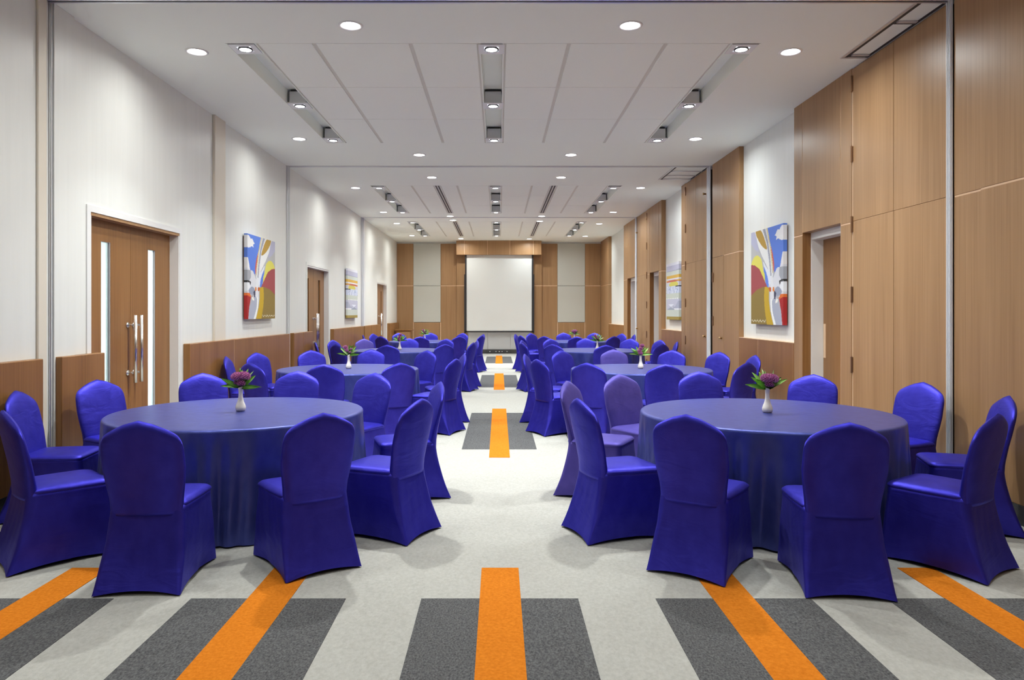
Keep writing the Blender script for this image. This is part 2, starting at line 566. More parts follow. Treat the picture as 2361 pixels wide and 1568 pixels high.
def hinge(par, y, z):
    bm = bmesh.new()
    add_tube(bm, [(HW - .012, y, z - .085), (HW - .012, y, z + .085)], .009, 8)
    add_box(bm, HW - .004, HW + .004, y - .022, y + .022, z - .08, z + .08)
    o = link('hinge', bm_mesh('hinge', bm), 'bronze', par)
    o.location = -parent_world(par)

def knob(par, y, z, x=HW):
    bm = bmesh.new()
    add_tube(bm, [(x, y, z), (x - .02, y, z), (x - .025, y, z), (x - .04, y, z), (x - .05, y, z)], [.018, .008, .02, .026, .012], 12)
    o = link('door_knob', bm_mesh('door_knob', bm, True), 'brass', par)
    o.location = -parent_world(par)

def store(n, y0, y1, ym, hy, zs, ky, label, z0=.02, z1=HC - .012):
    d = empty('door_%d' % n)
    segs = [(y0, y1)] if ym is None else [(y0, ym), (ym, y1)]
    for a, b in segs:
        if z1 > 3:
            lf = box('door_leaf', HW, HW + .05, a + .003, b - .003, z0, GZ + .01, 'wood', d, .002)
            box('door_leaf', HW, HW + .05, a + .003, b - .003, GZ + .012, z1, 'wood', d, .002)
        else:
            lf = box('door_leaf', HW, HW + .05, a + .003, b - .003, z0, z1, 'wood', d, .002)
    box('joint_backing', HW + .02, HW + .27, y0 + .004, y1 - .004, z0, z1, 'gap', d)
    if hy is not None:
        box('hinge_strip', HW + .003, HW + .05, hy - .006, hy + .006, z0, z1, 'edge', d)
        for z in zs:
            hinge(d, hy, z)
    if ky is not None:
        knob(d, ky, 1.07)
        if z1 > 3:
            knob(d, ky, 3.62)
    struct(d, label)
store(4, 5.972, 7.57, 6.79, 7.58, (3.89, 3.155, 2.42, 1.685, .95, .25), None, 'tall oak veneer storage doors with a row of hinges nearest the camera')
store(5, 11.925, 12.55, None, 12.5, (.35, 1.35, 2.1), 12.02, 'small oak cupboard door with brass knob beside the middle partition post', z1=GZ - .004)
store(6, 12.9, 14.325, 13.6, 14.33, (3.89, 3.155, 2.42, 1.685, .95, .25), 12.98, 'tall oak storage doors past the middle partition post on the right')
store(7, 18.09, 19.4, None, 18.085, (3.89, 3.155, 2.42, 1.685, .95, .25), 19.3, 'tall oak storage door near the far end of the right wall')

def niche(n, y0, y1, label, plate):
    """a door set deep in the right wall: wooden reveal, white frame, wooden leaf"""
    d = empty('door_%d' % n)
    x1 = HW + .24
    box('reveal', HW + .001, HW + .27, y1 - .004, y1 + .002, 0, 2.463, 'wood_d', d)
    boxes('door_frame', [(HW + .10, x1 + .03, y1 - .034, y1 - .005, 0, 2.38), (HW + .10, x1 + .03, y0 + .002, y0 + .03, 0, 2.38), (HW + .10, x1 + .03, y0 + .002, y1 - .005, 2.38, 2.464)], 'white', d)
    lf = box('door_leaf', x1, x1 + .035, y0 + .03, y1 - .03, .01, 2.38, 'wood_d', d, .002)
    if plate:
        box('push_plate', x1 - .004, x1, y1 - .10, y1 - .045, .95, 1.36, 'edge', lf)
    struct(d, label)
niche(8, 7.845, 8.825, 'brown door deep in a white frame on the right wall nearest the camera', True)
niche(9, 16.765, 17.755, 'brown door deep in a white frame in the middle of the right wall', False)
niche(10, 19.66, 20.85, 'brown door deep in a white frame at the far end of the right wall', False)

# ------------------------------------------------------------------ far wall and the wall behind the camera
wall_far = struct(box('wall_far', -HW - .4, HW + .4, YF + .06, YF + .3, 0, HC, 'paint'), 'far wall of oak veneer and grey fabric panels around the screen')
FZ = 2.46
def fpanel(x0, x1, y, z0, z1, mat, nm='wood_panel'):
    box(nm, x0 + .003, x1 - .003, y, YF + .06, z0, z1, mat, wall_far, .003)
for (x0, x1, y) in [(-3.70, -3.10, YF), (-2.11, -1.53, YF), (-1.53, -1.15, YF - .10), (1.17, 1.56, YF - .10), (1.56, 2.13, YF), (3.13, 3.70, YF)]:
    fpanel(x0, x1, y, .14, FZ - .012, 'wood')
    fpanel(x0, x1, y, FZ + .012, 3.99, 'wood')
    box('groove_strip', x0 + .003, x1 - .003, y + .004, YF + .06, FZ - .012, FZ + .012, 'edge', wall_far)
for (x0, x1) in [(-3.10, -2.11), (2.13, 3.13)]:
    fpanel(x0, x1, YF - .012, WZ + .012, FZ - .006, 'acou', 'fabric_panel')
    fpanel(x0, x1, YF - .012, FZ + .006, 3.99, 'acou', 'fabric_panel')
    fpanel(x0 + .02, x1 - .02, YF, .14, WZ, 'wood')
    for x in (x0 + .005, x1 - .005):
        box('joint_strip', x - .012, x + .012, YF - .004, YF + .06, .14, WZ + .01, 'edge', wall_far)
for a, b in [(-1.15, -.4), (-.4, .42), (.42, 1.17)]:
    fpanel(a, b, YF, .14, 3.6, 'board', 'wall_board')
struct(boxes('baseboard_far', [(-HW, HW, YF - .03, YF + .06, 0, .15)], 'base'), 'charcoal baseboard under the far wall')
pel = empty('trim_10')
xs = [-1.52, -1.22, -.41, .40, 1.23, 1.53]
for a, b in zip(xs, xs[1:]):
    box('pelmet_panel', a + .008, b - .008, 25.80, YF + .02, 3.55, HC - .003, 'wood', pel, .003)
box('pelmet_core', xs[0] + .02, xs[-1] - .02, 25.806, YF + .02, 3.56, HC - .003, 'edge', pel)
struct(pel, 'projecting oak pelmet box above the projection screen')
wall_near = struct(box('wall_near', -HW - .4, HW + .4, YN - .2, YN, 0, HC, 'parti'), 'dark folding partition behind the camera')

# projection screen hanging under the pelmet
sc = empty('projection_screen', (0.015, 25.95, .76))
def sbox(nm, x0, x1, y0, y1, z0, z1, m, bv=0):
    return box(nm, x0, x1, y0, y1, z0, z1, m, sc, bv)
sbox('screen_sheet', -1.155, 1.185, 25.955, 25.962, .84, 3.56, 'screen')
for s in (-1, 1):
    x = .015 + s * 1.195
    sbox('side_rail', x - .028, x + .028, 25.94, 25.965, .78, 3.56, 'dark')
    x = .015 + s * 1.225
    sbox('side_rail', x - .03, x + .03, 25.965, 25.985, .74, 2.86, 'dark')
sbox('bottom_bar', -1.21, 1.24, 25.94, 25.97, .78, .83, 'dark', .004)
tag(sc, 'large white projection screen in black frame hanging on the far wall', 'screen')
out = empty('wall_socket_strip', (0, YF - .04, .075))
box('cover_plate', -.45, .45, YF - .045, YF - .03, .045, .105, 'base', out, .003)
for x in (-.32, -.1, .02, .12, .3):
    box('socket', x - .02, x + .02, YF - .05, YF - .045, .06, .09, 'alu' if x != .02 else 'white', out)
tag(out, 'small socket strip on the dark baseboard under the screen', 'socket')

# lectern in the far left corner
lec = empty('lectern', (-3.28, 25.25, 0))
def lbox(nm, x0, x1, y0, y1, z0, z1, m, par=None, bv=.006):
    return box(nm, x0, x1, y0, y1, z0, z1, m, par or lec, bv)
lbox('cabinet', -3.56, -3.04, 25.05, 25.45, .05, .86, 'wood_d')
lbox('plinth', -3.53, -3.07, 25.07, 25.43, 0, .05, 'dark')
lbox('desk_top', -3.60, -3.00, 25.02, 25.48, .86, .90, 'wood_d')
dd = lbox('cabinet_door', -3.53, -3.07, 25.032, 25.05, .10, .82, 'wood')
lbox('knob', -3.12, -3.10, 25.01, 25.032, .46, .49, 'brass', dd, .004)
tag(lec, 'low brown wooden lectern in the far left corner', 'lectern')

# ------------------------------------------------------------------ ceiling lamps
DOWN = [(1, [(-1.32, 6.45), (1.17, 6.45), (-2.96, 7.1), (2.86, 7.1), (-2.94, 10.67), (2.90, 10.67), (-1.29, 11.75), (1.17, 11.75)]),
        (2, [(-1.27, 13.72), (1.18, 13.72), (-2.94, 14.87), (2.91, 14.87), (-2.94, 18.47), (2.92, 18.47), (-1.29, 19.25), (1.14, 19.25)]),
        (3, [(-1.27, 20.08), (1.15, 20.3), (-2.93, 20.8), (2.90, 20.9), (-2.89, 24.1), (2.90, 24.3), (-1.31, 25.1), (1.06, 25.2)]),
        (0, [(-1.3, -.35), (1.2, -.35), (-2.94, .3), (2.9, .3), (-2.94, 3.75), (2.9, 3.75), (-1.3, 4.9), (1.2, 4.9)])]
LAMP_W = {0: (.8, .8, .5, .5, .6, .6, .9, .9), 1: (1.85, 1.7, .26, .48, .28, .5, .75, .75), 2: (.65, .65, .34, .5, .34, .5, .6, .6), 3: (.65, .65, .4, .45, .4, .45, .45, .45)}
WHERE = {0: 'over the camera', 1: 'in the nearest visible ceiling bay', 2: 'in the middle ceiling bay', 3: 'in the far ceiling bay'}
SLOT = ['inner left downlight at the near edge', 'inner right downlight at the near edge', 'outer left downlight at the near edge', 'outer right downlight at the near edge', 'outer left downlight at the far edge', 'outer right downlight at the far edge', 'inner left downlight at the far edge', 'inner right downlight at the far edge']
bm = bmesh.new()
add_lathe(bm, [(.082, 0), (.082, -.004), (.098, -.010), (.108, -.006), (.110, 0)], 28, cap0=False, cap1=False)
ring_me = bm_mesh('trim_ring', bm, True)
ring_me.materials.append(M['white'])
bm = bmesh.new()
bmesh.ops.create_circle(bm, cap_ends=True, radius=.083, segments=28, matrix=Matrix.Translation((0, 0, -.003)) @ Matrix.Rotation(math.pi, 4, 'X'))
lens_me = bm_mesh('lens', bm)
lens_me.materials.append(M['lens'])
lens_me_c = lens_me.copy()
lens_me_c.materials.clear()
lens_me_c.materials.append(M['lens_c'])

def lamp(kind, loc, parent, power, colr, size, spread):
    d = bpy.data.lights.new(kind, 'AREA')
    d.shape = 'DISK'
    d.size = size
    d.energy = power
    d.color = colr
    d.spread = R(spread)
    o = bpy.data.objects.new(kind, d)
    col.objects.link(o)
    o.location = loc
    if parent is not None:
        o.parent = parent
    return o
random.seed(4)
for bay, lst in DOWN:
    for i, (x, y) in enumerate(lst):
        t = empty('downlight', (x, y, HC))
        cool = (x > 2 or (bay == 3 and i % 2))
        link('trim_ring', ring_me, None, t)
        link('lens', lens_me_c if cool else lens_me, None, t)
        lamp('downlight_bulb', (0, 0, -.012), t, P_DOWN * (NEAR_DIM if bay == 0 else 1) * LAMP_W[bay][i], (.94, 1.0, 1.0) if cool else (.985, 1.0, .945), .15, 165)
        tag(t, 'recessed %s %s' % (SLOT[i], WHERE[bay]), 'downlight', 'recessed ceiling downlights')

# trough spotlights
def make_spot():
    t = empty('trough_spotlight')
    bm = bmesh.new()
    add_box(bm, -.10, .10, -.11, .11, .012, .15, .003)
    link('housing', bm_mesh('housing', bm), 'reflector', t)
    bm = bmesh.new()
    for b in [(-.125, .125, -.125, -.07, 0, .012), (-.125, .125, .07, .125, 0, .012), (-.125, -.07, -.07, .07, 0, .012), (.07, .125, -.07, .07, 0, .012)]:
        add_box(bm, *b)
    link('face_plate', bm_mesh('face_plate', bm), 'alu_w', t)
    bm = bmesh.new()
    add_lathe(bm, [(.056, -.006), (.062, -.008), (.068, -.004), (.068, .008)], 24, cap0=False, cap1=False)
    link('gimbal_ring', bm_mesh('gimbal_ring', bm, True), 'dark', t)
    bm = bmesh.new()
    bmesh.ops.create_circle(bm, cap_ends=True, radius=.057, segments=24, matrix=Matrix.Translation((0, 0, -.004)) @ Matrix.Rotation(math.pi, 4, 'X'))
    link('lens', bm_mesh('spot_lens', bm), 'lens_c', t)
    bm = bmesh.new()
    add_box(bm, -.085, .085, -.112, .09, .15, .168)
    link('mounting_bracket', bm_mesh('mounting_bracket', bm), 'dark', t)
    return t
spot0 = make_spot()
first = True
SPY = {0: (0.1, 1.95, 3.7), 1: (7.02, 8.95, 10.74), 2: (14.86, 16.65, 18.48), 3: (20.58, 22.4, 24.15)}
TRN = ['left trough', 'centre trough', 'right trough']
for bay in (1, 2, 3, 0):
    for ti, (x0, x1) in enumerate(TR):
        for k, y in enumerate(SPY[bay]):
            t = spot0 if first else dup(spot0)
            first = False
            t.location = ((x0 + x1) / 2, y, HC - .008)
            tag(t, 'square silver spotlight, %s in the %s %s' % (['nearest', 'middle', 'farthest'][k], TRN[ti], WHERE[bay]), 'spotlight', 'square spotlights in the ceiling troughs')
for t in [o for o in col.objects if o.name.startswith('trough_spotlight')]:
    lamp('spot_bulb', (0, 0, -.012), t, P_SPOT * (NEAR_DIM if t.location.y < 5.5 else 1) * (.5 if abs(t.location.x) < 1 else 1.1), (.94, 1.0, .99), .11, 95)

# slot air vents in the two farther bays, and the grilles by the right wall
for bi in (2, 3):
    y0, y1 = BAYS[bi]
    for xs_, sn in ((-1.245, 'left'), (1.11, 'right')):
        v = empty('slot_diffuser', (xs_, (y0 + y1) / 2, HC))
        boxes('frame', [(xs_ - .06, xs_ - .045, y0, y1, HC - .005, HC + .03), (xs_ + .045, xs_ + .06, y0, y1, HC - .005, HC + .03), (xs_ - .008, xs_ + .008, y0, y1, HC - .005, HC + .03)], 'alu_w', v)
        boxes('slot', [(xs_ - .045, xs_ - .008, y0, y1, HC + .002, HC + .03), (xs_ + .008, xs_ + .045, y0, y1, HC + .002, HC + .03)], 'dark', v)
        tag(v, 'long dark slot air vent on the %s %s' % (sn, WHERE[bi]), 'air vent', 'slot vents in the panel ceiling')

def grille(x0, y0, y1, bars, label):
    v = empty('ceiling_grille', ((x0 + HW) / 2, (y0 + y1) / 2, HC))
    boxes('frame', [(x0 - .03, x0, y0, y1 + .03, HC - .006, HC), (x0, HW, y1, y1 + .03, HC - .006, HC)], 'alu', v)
    b = [(x0, x0 + .035, y0, y1, HC - .003, HC)]
    for y in bars:
        b.append((x0 + .035, HW - .02, y - .02, y + .02, HC - .003, HC))
    b.append((HW - .03, HW - .002, y0, y1, HC - .003, HC))
    boxes('slot', b, 'dark', v)
    for i, y in enumerate(bars):
        box('blade', x0 + .04, HW - .03, y - .06, y - .022, HC - .012, HC - .002, 'alu', v)
    tag(v, label, 'grille', 'return air grilles beside the right wall')
grille(3.46, 5.99, 7.25, (6.40, 7.22), 'dark framed air grille in the ceiling above the nearest tall storage doors')
grille(3.10, 12.74, 13.92, (13.15, 13.55, 13.9), 'dark barred air grille in the ceiling by the middle partition post')

# ------------------------------------------------------------------ canvases
def inpoly(u, v, poly):
    c = False
    j = len(poly) - 1
    for i in range(len(poly)):
        a, b = poly[i], poly[j]
        if (a[1] > v) != (b[1] > v) and u < (b[0] - a[0]) * (v - a[1]) / (b[1] - a[1]) + a[0]:
            c = not c
        j = i
    return c

def curve(pts, n=10):
    """closed Catmull-Rom outline"""
    o = []
    m = len(pts)
    for i in range(m):
        p0, p1, p2, p3 = pts[i - 1], pts[i], pts[(i + 1) % m], pts[(i + 2) % m]
        for k in range(n):
            t = k / n
            o.append(tuple(.5 * (2 * p1[d] + (p2[d] - p0[d]) * t + (2 * p0[d] - 5 * p1[d] + 4 * p2[d] - p3[d]) * t * t + (3 * p1[d] - p0[d] - 3 * p2[d] + p3[d]) * t ** 3) for d in (0, 1)))
    return o

def s2l(c):
    return tuple(((x / 255) / 12.92 if x / 255 <= .04045 else ((x / 255 + .055) / 1.055) ** 2.4) for x in c)

ART1 = [
    ((86, 124, 214), [(0, 0), (.46, 0), (.40, .12), (.32, .30), (.26, .47), (.12, .43), (0, .40)], 0),
    ((232, 230, 232), [(0, .03), (.05, .02), (.11, .05), (.16, .045), (.21, .08), (.24, .10), (.19, .11), (.20, .145), (.14, .135), (.08, .155), (0, .15)], 1),
    ((230, 226, 226), [(0, .28), (.02, .28), (.09, .42), (0, .42)], 0),
    ((214, 214, 220), [(.06, .42), (.18, .43), (.26, .50), (.34, .56), (.32, .66), (.18, .70), (0, .70), (0, .42)], 1),
    ((160, 162, 170), [(0, .42), (.11, .425), (.12, .50), (.06, .55), (0, .55)], 0),
    ((28, 28, 32), [(0, .55), (.07, .55), (.12, .56), (.10, .60), (.06, .57), (0, .565)], 0),
    ((232, 232, 236), [(0, .575), (.07, .57), (.10, .63), (.0, .67)], 0),
    ((150, 156, 176), [(.04, .67), (.12, .62), (.22, .63), (.24, .69), (.12, .71)], 1),
    ((196, 84, 70), [(.36, .20), (.30, .28), (.26, .38), (.26, .46), (.31, .40), (.36, .30)], 1),
    ((222, 222, 226), [(.46, 0), (.66, 0), (.54, .14), (.46, .30), (.41, .44), (.38, .60), (.38, .80), (.30, 1), (.02, 1), (.10, .85), (.22, .70), (.30, .56), (.29, .42), (.36, .20)], 0),
    ((150, 152, 164), [(.53, 0), (.61, 0), (.48, .16), (.41, .34), (.37, .50), (.34, .50), (.38, .30), (.44, .14)], 0),
    ((206, 190, 128), [(.47, 0), (.50, 0), (.40, .18), (.34, .36), (.31, .48), (.29, .46), (.33, .30), (.38, .16)], 0),
    ((228, 228, 226), [(.66, 0), (.90, 0), (.78, .14), (.66, .26), (.50, .38), (.40, .46), (.46, .28), (.56, .12)], 0),
    ((176, 140, 52), [(.68, .0), (.84, 0), (.78, .08), (.64, .17), (.48, .22), (.54, .12)], 1),
    ((176, 176, 200), [(.88, 0), (1, 0), (1, .12), (.88, .19), (.74, .23), (.80, .10)], 1),
    ((180, 180, 180), [(.74, .23), (.88, .19), (1, .12), (1, .40), (.60, .40), (.66, .28)], 0),
    ((220, 224, 236), [(.60, .34), (.50, .40), (.40, .46), (.37, .54), (.42, .62), (.48, .54), (.54, .44)], 1),
    ((86, 124, 214), [(.57, .40), (.50, .46), (.44, .54), (.43, .62), (.48, .60), (.56, .50)], 1),
    ((218, 210, 92), [(.60, .42), (.66, .31), (.80, .26), (.93, .29), (1, .36), (1, .45), (.70, .45), (.55, .56), (.55, .48)], 1),
    ((160, 70, 74), [(.45, .62), (.58, .52), (.72, .41), (.88, .36), (1, .355), (1, .74), (.45, .66)], 0),
    ((140, 116, 52), [(.42, .62), (.60, .605), (.80, .63), (1, .69), (1, 1), (.34, 1), (.42, .8)], 0),
    ((196, 160, 30), [(.42, .615), (.55, .605), (.57, .72), (.55, .84), (.48, 1), (.28, 1), (.38, .86), (.42, .74)], 0),
    ((170, 174, 190), [(.16, .76), (.26, .72), (.33, .76), (.30, .88), (.20, 1), (.04, 1), (.05, .90)], 0),
    ((244, 244, 240), [(.33, .74), (.36, .74), (.36, .86), (.26, 1), (.22, 1), (.32, .86)], 0),
    ((170, 26, 26), [(0, .71), (.12, .74), (.06, .86), (.03, 1), (0, 1)], 0),
    ((222, 110, 40), [(0, .69), (.08, .695), (.14, .74), (.08, .735), (0, .72)], 0),
    ((60, 60, 84), [(.20, .68), (.27, .64), (.26, .74), (.22, .74)], 0),
    ((214, 128, 60), [(.26, .62), (.30, .62), (.30, .66), (.25, .66)], 1),
    ((196, 90, 40), [(.36, .62), (.42, .62), (.40, .66), (.35, .66)], 1),
    ((240, 238, 228), [(.15, .74), (.21, .75), (.22, .78), (.16, .77)], 1)]

def art1(u, v):
    c = (176, 176, 180)
    for colr, poly, _ in ART1C:
        if inpoly(u, v, poly):
            c = colr
    if .52 < u < .98 and abs(v - (.965 + .008 * math.sin(u * 70) + .004 * math.sin(u * 190))) < .005:
        c = (214, 206, 180)
    return c
ART1C = [(c, curve(p, 6) if k else p, k) for c, p, k in ART1]
rnd = random.Random(9)
DOTS = [(rnd.random(), rnd.uniform(.40, .53), rnd.uniform(.008, .024)) for _ in range(42)]
def art2(u, v):
    if v < .05: c = (226, 226, 236)
    elif v < .13 + .01 * u: c = (190, 190, 212)
    elif v < .15: c = (160, 164, 184)
    elif v < .215: c = (206, 212, 204)
    elif v < .275: c = (220, 176, 74)
    elif v < .30: c = (222, 220, 232)
    elif v < .34: c = (200, 104, 78) if v > .33 - .055 * math.exp(-((u - .55) / .3) ** 2) else (220, 176, 90)
    elif v < .41: c = (214, 204, 92) if ((u - .42) / .36) ** 2 + ((v - .38) / .05) ** 2 < 1 else (206, 206, 216)
    elif v < .54:
        c = (206, 212, 232)
        for a, b, r in DOTS:
            if (u - a) ** 2 + (v - b) ** 2 < r * r:
                c = (58, 60, 74) if r < .014 else ((236, 238, 246) if r < .019 else (160, 176, 210))
        if u < .25 and .405 < v < .425: c = (50, 50, 60)
    elif v < .62: c = (204, 210, 200)
    elif v < .635: c = (244, 244, 244) if int(u * 14) % 2 else (204, 210, 200)
    elif v < .83:
        c = (196, 196, 214)
        if v > .72 - .05 * math.cos(u * 9) and u < .45: c = (172, 176, 196)
        if abs(u - .62) < .25 and .725 < v < .775 - abs(u - .62) * .2: c = (230, 232, 244)
        if v > .775 and abs(u - .65) < (v - .775) * 6: c = (160, 168, 184)
        if v > .80 and u < .4 - (v - .8) * 3: c = (232, 232, 238)
    elif v < .945: c = (204, 210, 200)
    else: c = (166, 142, 66)
    return c

def canvas(side, xf, y0, y1, z0, z1, art, nx, nz, label, group):
    """wrapped canvas on a wall; its print continues round the near edge; side -1 = left wall"""
    d = .05
    bm = bmesh.new()
    lay = bm.loops.layers.float_color.new('print')
    def quad(ps, c):
        f = bm.faces.new([bm.verts.new(p) for p in ps])
        f.normal_update()
        for l in f.loops:
            l[lay] = (*s2l(c), 1)
    sx = -side
    back = -sx * d
    w, h = y1 - y0, z1 - z0
    for j in range(nz):
        v = (j + .5) / nz
        za, zb = h * (1 - j / nz), h * (1 - (j + 1) / nz)
        for i in range(nx):
            c = art((i + .5) / nx, v)
            ya, yb = w * i / nx, w * (i + 1) / nx
            quad([(0, ya, za), (0, ya, zb), (0, yb, zb), (0, yb, za)][::(1 if sx > 0 else -1)], c)
        quad([(0, 0, za), (back, 0, za), (back, 0, zb), (0, 0, zb)][::(1 if sx > 0 else -1)], art(.01, v))
        quad([(0, w, za), (0, w, zb), (back, w, zb), (back, w, za)][::(1 if sx > 0 else -1)], art(.99, v))
    for i in range(nx):
        ya, yb = w * i / nx, w * (i + 1) / nx
        for z, v in ((h, .005), (0, .995)):
            quad([(0, ya, z), (0, yb, z), (back, yb, z), (back, ya, z)], art((i + .5) / nx, v))
    bmesh.ops.remove_doubles(bm, verts=bm.verts, dist=1e-5)
    bmesh.ops.recalc_face_normals(bm, faces=bm.faces)
    t = empty('wall_canvas', (xf, y0, z0))
    link('printed_canvas', bm_mesh('printed_canvas', bm), 'print', t)
    bm = bmesh.new()
    bx = sorted((back, back - sx * .018))
    add_box(bm, bx[0], bx[1], .03, w - .03, .03, h - .03)
    link('stretcher_frame', bm_mesh('stretcher_frame', bm), 'wood_d', t)
    tag(t, label, 'painting', group)
canvas(-1, -HW + .07, 10.46, 11.75, 1.40, 2.64, art1, 120, 130, 'abstract canvas of swirling ribbons, blue sky and red dome on the left wall', 'abstract ribbon canvases')
canvas(1, HW + .0, 9.42, 10.62, 1.33, 2.66, art1, 120, 130, 'abstract canvas of swirling ribbons, blue sky and red dome on the right wall', 'abstract ribbon canvases')
canvas(-1, -HW + .07, 17.4, 18.62, 1.36, 2.56, art2, 60, 110, 'canvas of pale horizontal landscape bands on the left wall', 'banded landscape canvases')
canvas(1, HW + .03, 15.0, 16.1, 1.34, 2.56, art2, 60, 110, 'canvas of pale horizontal landscape bands on the right wall', 'banded landscape canvases')

# ------------------------------------------------------------------ covered chair
def lerp(a, b, t):
    return a + (b - a) * t

def interp(tab, x):
    if x <= tab[0][0]:
        return tab[0][1]
    for (a, fa), (b, fb) in zip(tab, tab[1:]):
        if x <= b:
            return lerp(fa, fb, (x - a) / (b - a))
    return tab[-1][1]

CROWN = [(0, 0), (.1, .002), (.2, .008), (.35, .021), (.5, .036), (.65, .052), (.78, .068), (.87, .083), (.93, .100), (.97, .120), (1.0, .150)]
def chair_back():
    bm = bmesh.new()
    seg, rows = 40, 26
    rings = []
    for j in range(rows + 1):
        t = j / rows
        w = interp([(0, .190), (.25, .198), (.5, .213), (.68, .220), (1, .219)], t)
        th = interp([(0, .040), (.4, .035), (.85, .030), (.95, .024), (.985, .014), (1, .004)], t)
        wsh = interp([(0, 1), (.95, 1), (.99, .992), (1, .98)], t)
        ring = []
        for i in range(seg):
            a = 2 * math.pi * i / seg
            ca, sa = math.cos(a), math.sin(a)
            x = w * wsh * math.copysign(abs(ca) ** .55, ca)
            dy = th * math.copysign(abs(sa) ** .75, sa)
            ztop = .925 - interp(CROWN, min(1, abs(x) / w))
            z = lerp(.40, ztop, t)
            yc = interp([(.40, -.187), (.48, -.192), (.6, -.213), (.75, -.247), (.93, -.292)], z)
            bow = .012 * (1 - (x / w) ** 2)
            ring.append(bm.verts.new((x, yc + dy - bow, z)))
        rings.append(ring)
    for a, b in zip(rings, rings[1:]):
        for i in range(seg):
            bm.faces.new((a[i], a[(i + 1) % seg], b[(i + 1) % seg], b[i]))
    bm.faces.new(rings[-1])
    bm.faces.new(list(reversed(rings[0])))
    return bm_mesh('chair_backrest', bm, True)

def rrect(n, xl, xr, y0, y1, r, taper=0.0):
    """rounded rectangle outline, n points, counter-clockwise from +x side"""
    pts = []
    cs = [(xr - r, y1 - r, 0), (xl + r, y1 - r, 90), (xl + r, y0 + r, 180), (xr - r, y0 + r, 270)]
    k = n // 4
    side = k // 2
    for ci, (cx, cy, a0) in enumerate(cs):
        arc = k - side
        for i in range(arc):
            a = R(a0 + 90 * i / (arc - 1))
            pts.append((cx + r * math.cos(a), cy + r * math.sin(a)))
        nx, ny, na = cs[(ci + 1) % 4]
        p = (cx + r * math.cos(R(a0 + 90)), cy + r * math.sin(R(a0 + 90)))
        q = (nx + r * math.cos(R(na)), ny + r * math.sin(R(na)))
        for i in range(side):
            t = (i + 1) / (side + 1)
            pts.append((lerp(p[0], q[0], t), lerp(p[1], q[1], t)))
    return pts

def chair_seat():
    bm = bmesh.new()
    n = 64
    rings = []
    for (z, ins, r) in [(.435, .008, .045), (.440, .001, .05), (.447, -.003, .052), (.456, .0, .05), (.468, .012, .05), (.475, .035, .05), (.480, .09, .05), (.482, .14, .04)]:
        o = rrect(n, -.213 + ins, .213 - ins, -.205 + ins, .232 - ins, r)
        rings.append([bm.verts.new((x * (1 - .06 * max(0, -y) / .2), y, z)) for x, y in o])
    for a, b in zip(rings, rings[1:]):
        for i in range(n):
            bm.faces.new((a[i], a[(i + 1) % n], b[(i + 1) % n], b[i]))
    bm.faces.new(rings[-1])
    bm.faces.new(list(reversed(rings[0])))
    return bm_mesh('chair_seat', bm, True)

def chair_skirt():
    bm = bmesh.new()
    n, rows = 96, 18
    top = rrect(n, -.209, .209, -.222, .228, .05)
    bot = rrect(n, -.232, .232, -.335, .262, .018)
    rings = []
    for j in range(rows + 1):
        t = j / rows
        ring = []
        for i in range(n):
            (xa, ya), (xb, yb) = top[i], bot[i]
            rear = max(0.0, -ya / .222)
            e = t ** (1.0 + .75 * rear)
            fx = t ** 1.35
            x = lerp(xa * (1 - .07 * rear), xb * (1 - (.03 if yb > 0 else 0)), fx)
            y = lerp(ya, yb, e)
            # the stretch hem is pulled to the four feet: bow in and lift between them
            ux = abs(xb) / .232
            uy = (yb + .0365) / .2985
            mid = (1 - ux * ux) if abs(uy) > .985 else (1 - uy * uy if ux > .985 else 0)
            mid = max(0.0, mid)
            k = mid * t * t
            if abs(uy) > ux:
                y -= math.copysign(.022 * k, uy)
            else:
                x -= math.copysign(.026 * k, xb)
            # drag folds fanning from the rear seat corner and a soft ripple
            if abs(uy) <= ux:
                fold = math.sin((uy * 9 + t * 5.5)) * .0045 * math.sin(math.pi * t)
                x += math.copysign(fold, xb)
            else:
                y += math.copysign(.0035 * math.sin(ux * 7 * (1 if xb > 0 else -1) + t * 4) * math.sin(math.pi * t), uy)
            z = lerp(.446, .006, t) + .020 * k * (1 if t > .5 else 0) * (t - .5) * 2
            ring.append(bm.verts.new((x, y, z)))
        rings.append(ring)
    for a, b in zip(rings, rings[1:]):
        for i in range(n):
            bm.faces.new((a[i], b[i], b[(i + 1) % n], a[(i + 1) % n]))
    bm.faces.new(rings[0])
    me = bm_mesh('chair_skirt', bm, True)
    return me

def chair_hem():
    """the stitched hem band round the feet"""
    return None

back_me, seat_me, skirt_me = chair_back(), chair_seat(), chair_skirt()
for me in (back_me, seat_me, skirt_me):
    me.materials.append(M['blue'])
def make_chair():
    t = empty('banquet_chair')
    link('backrest', back_me, None, t)
    link('seat', seat_me, None, t)
    link('skirt', skirt_me, None, t)
    return t
chair0 = make_chair()

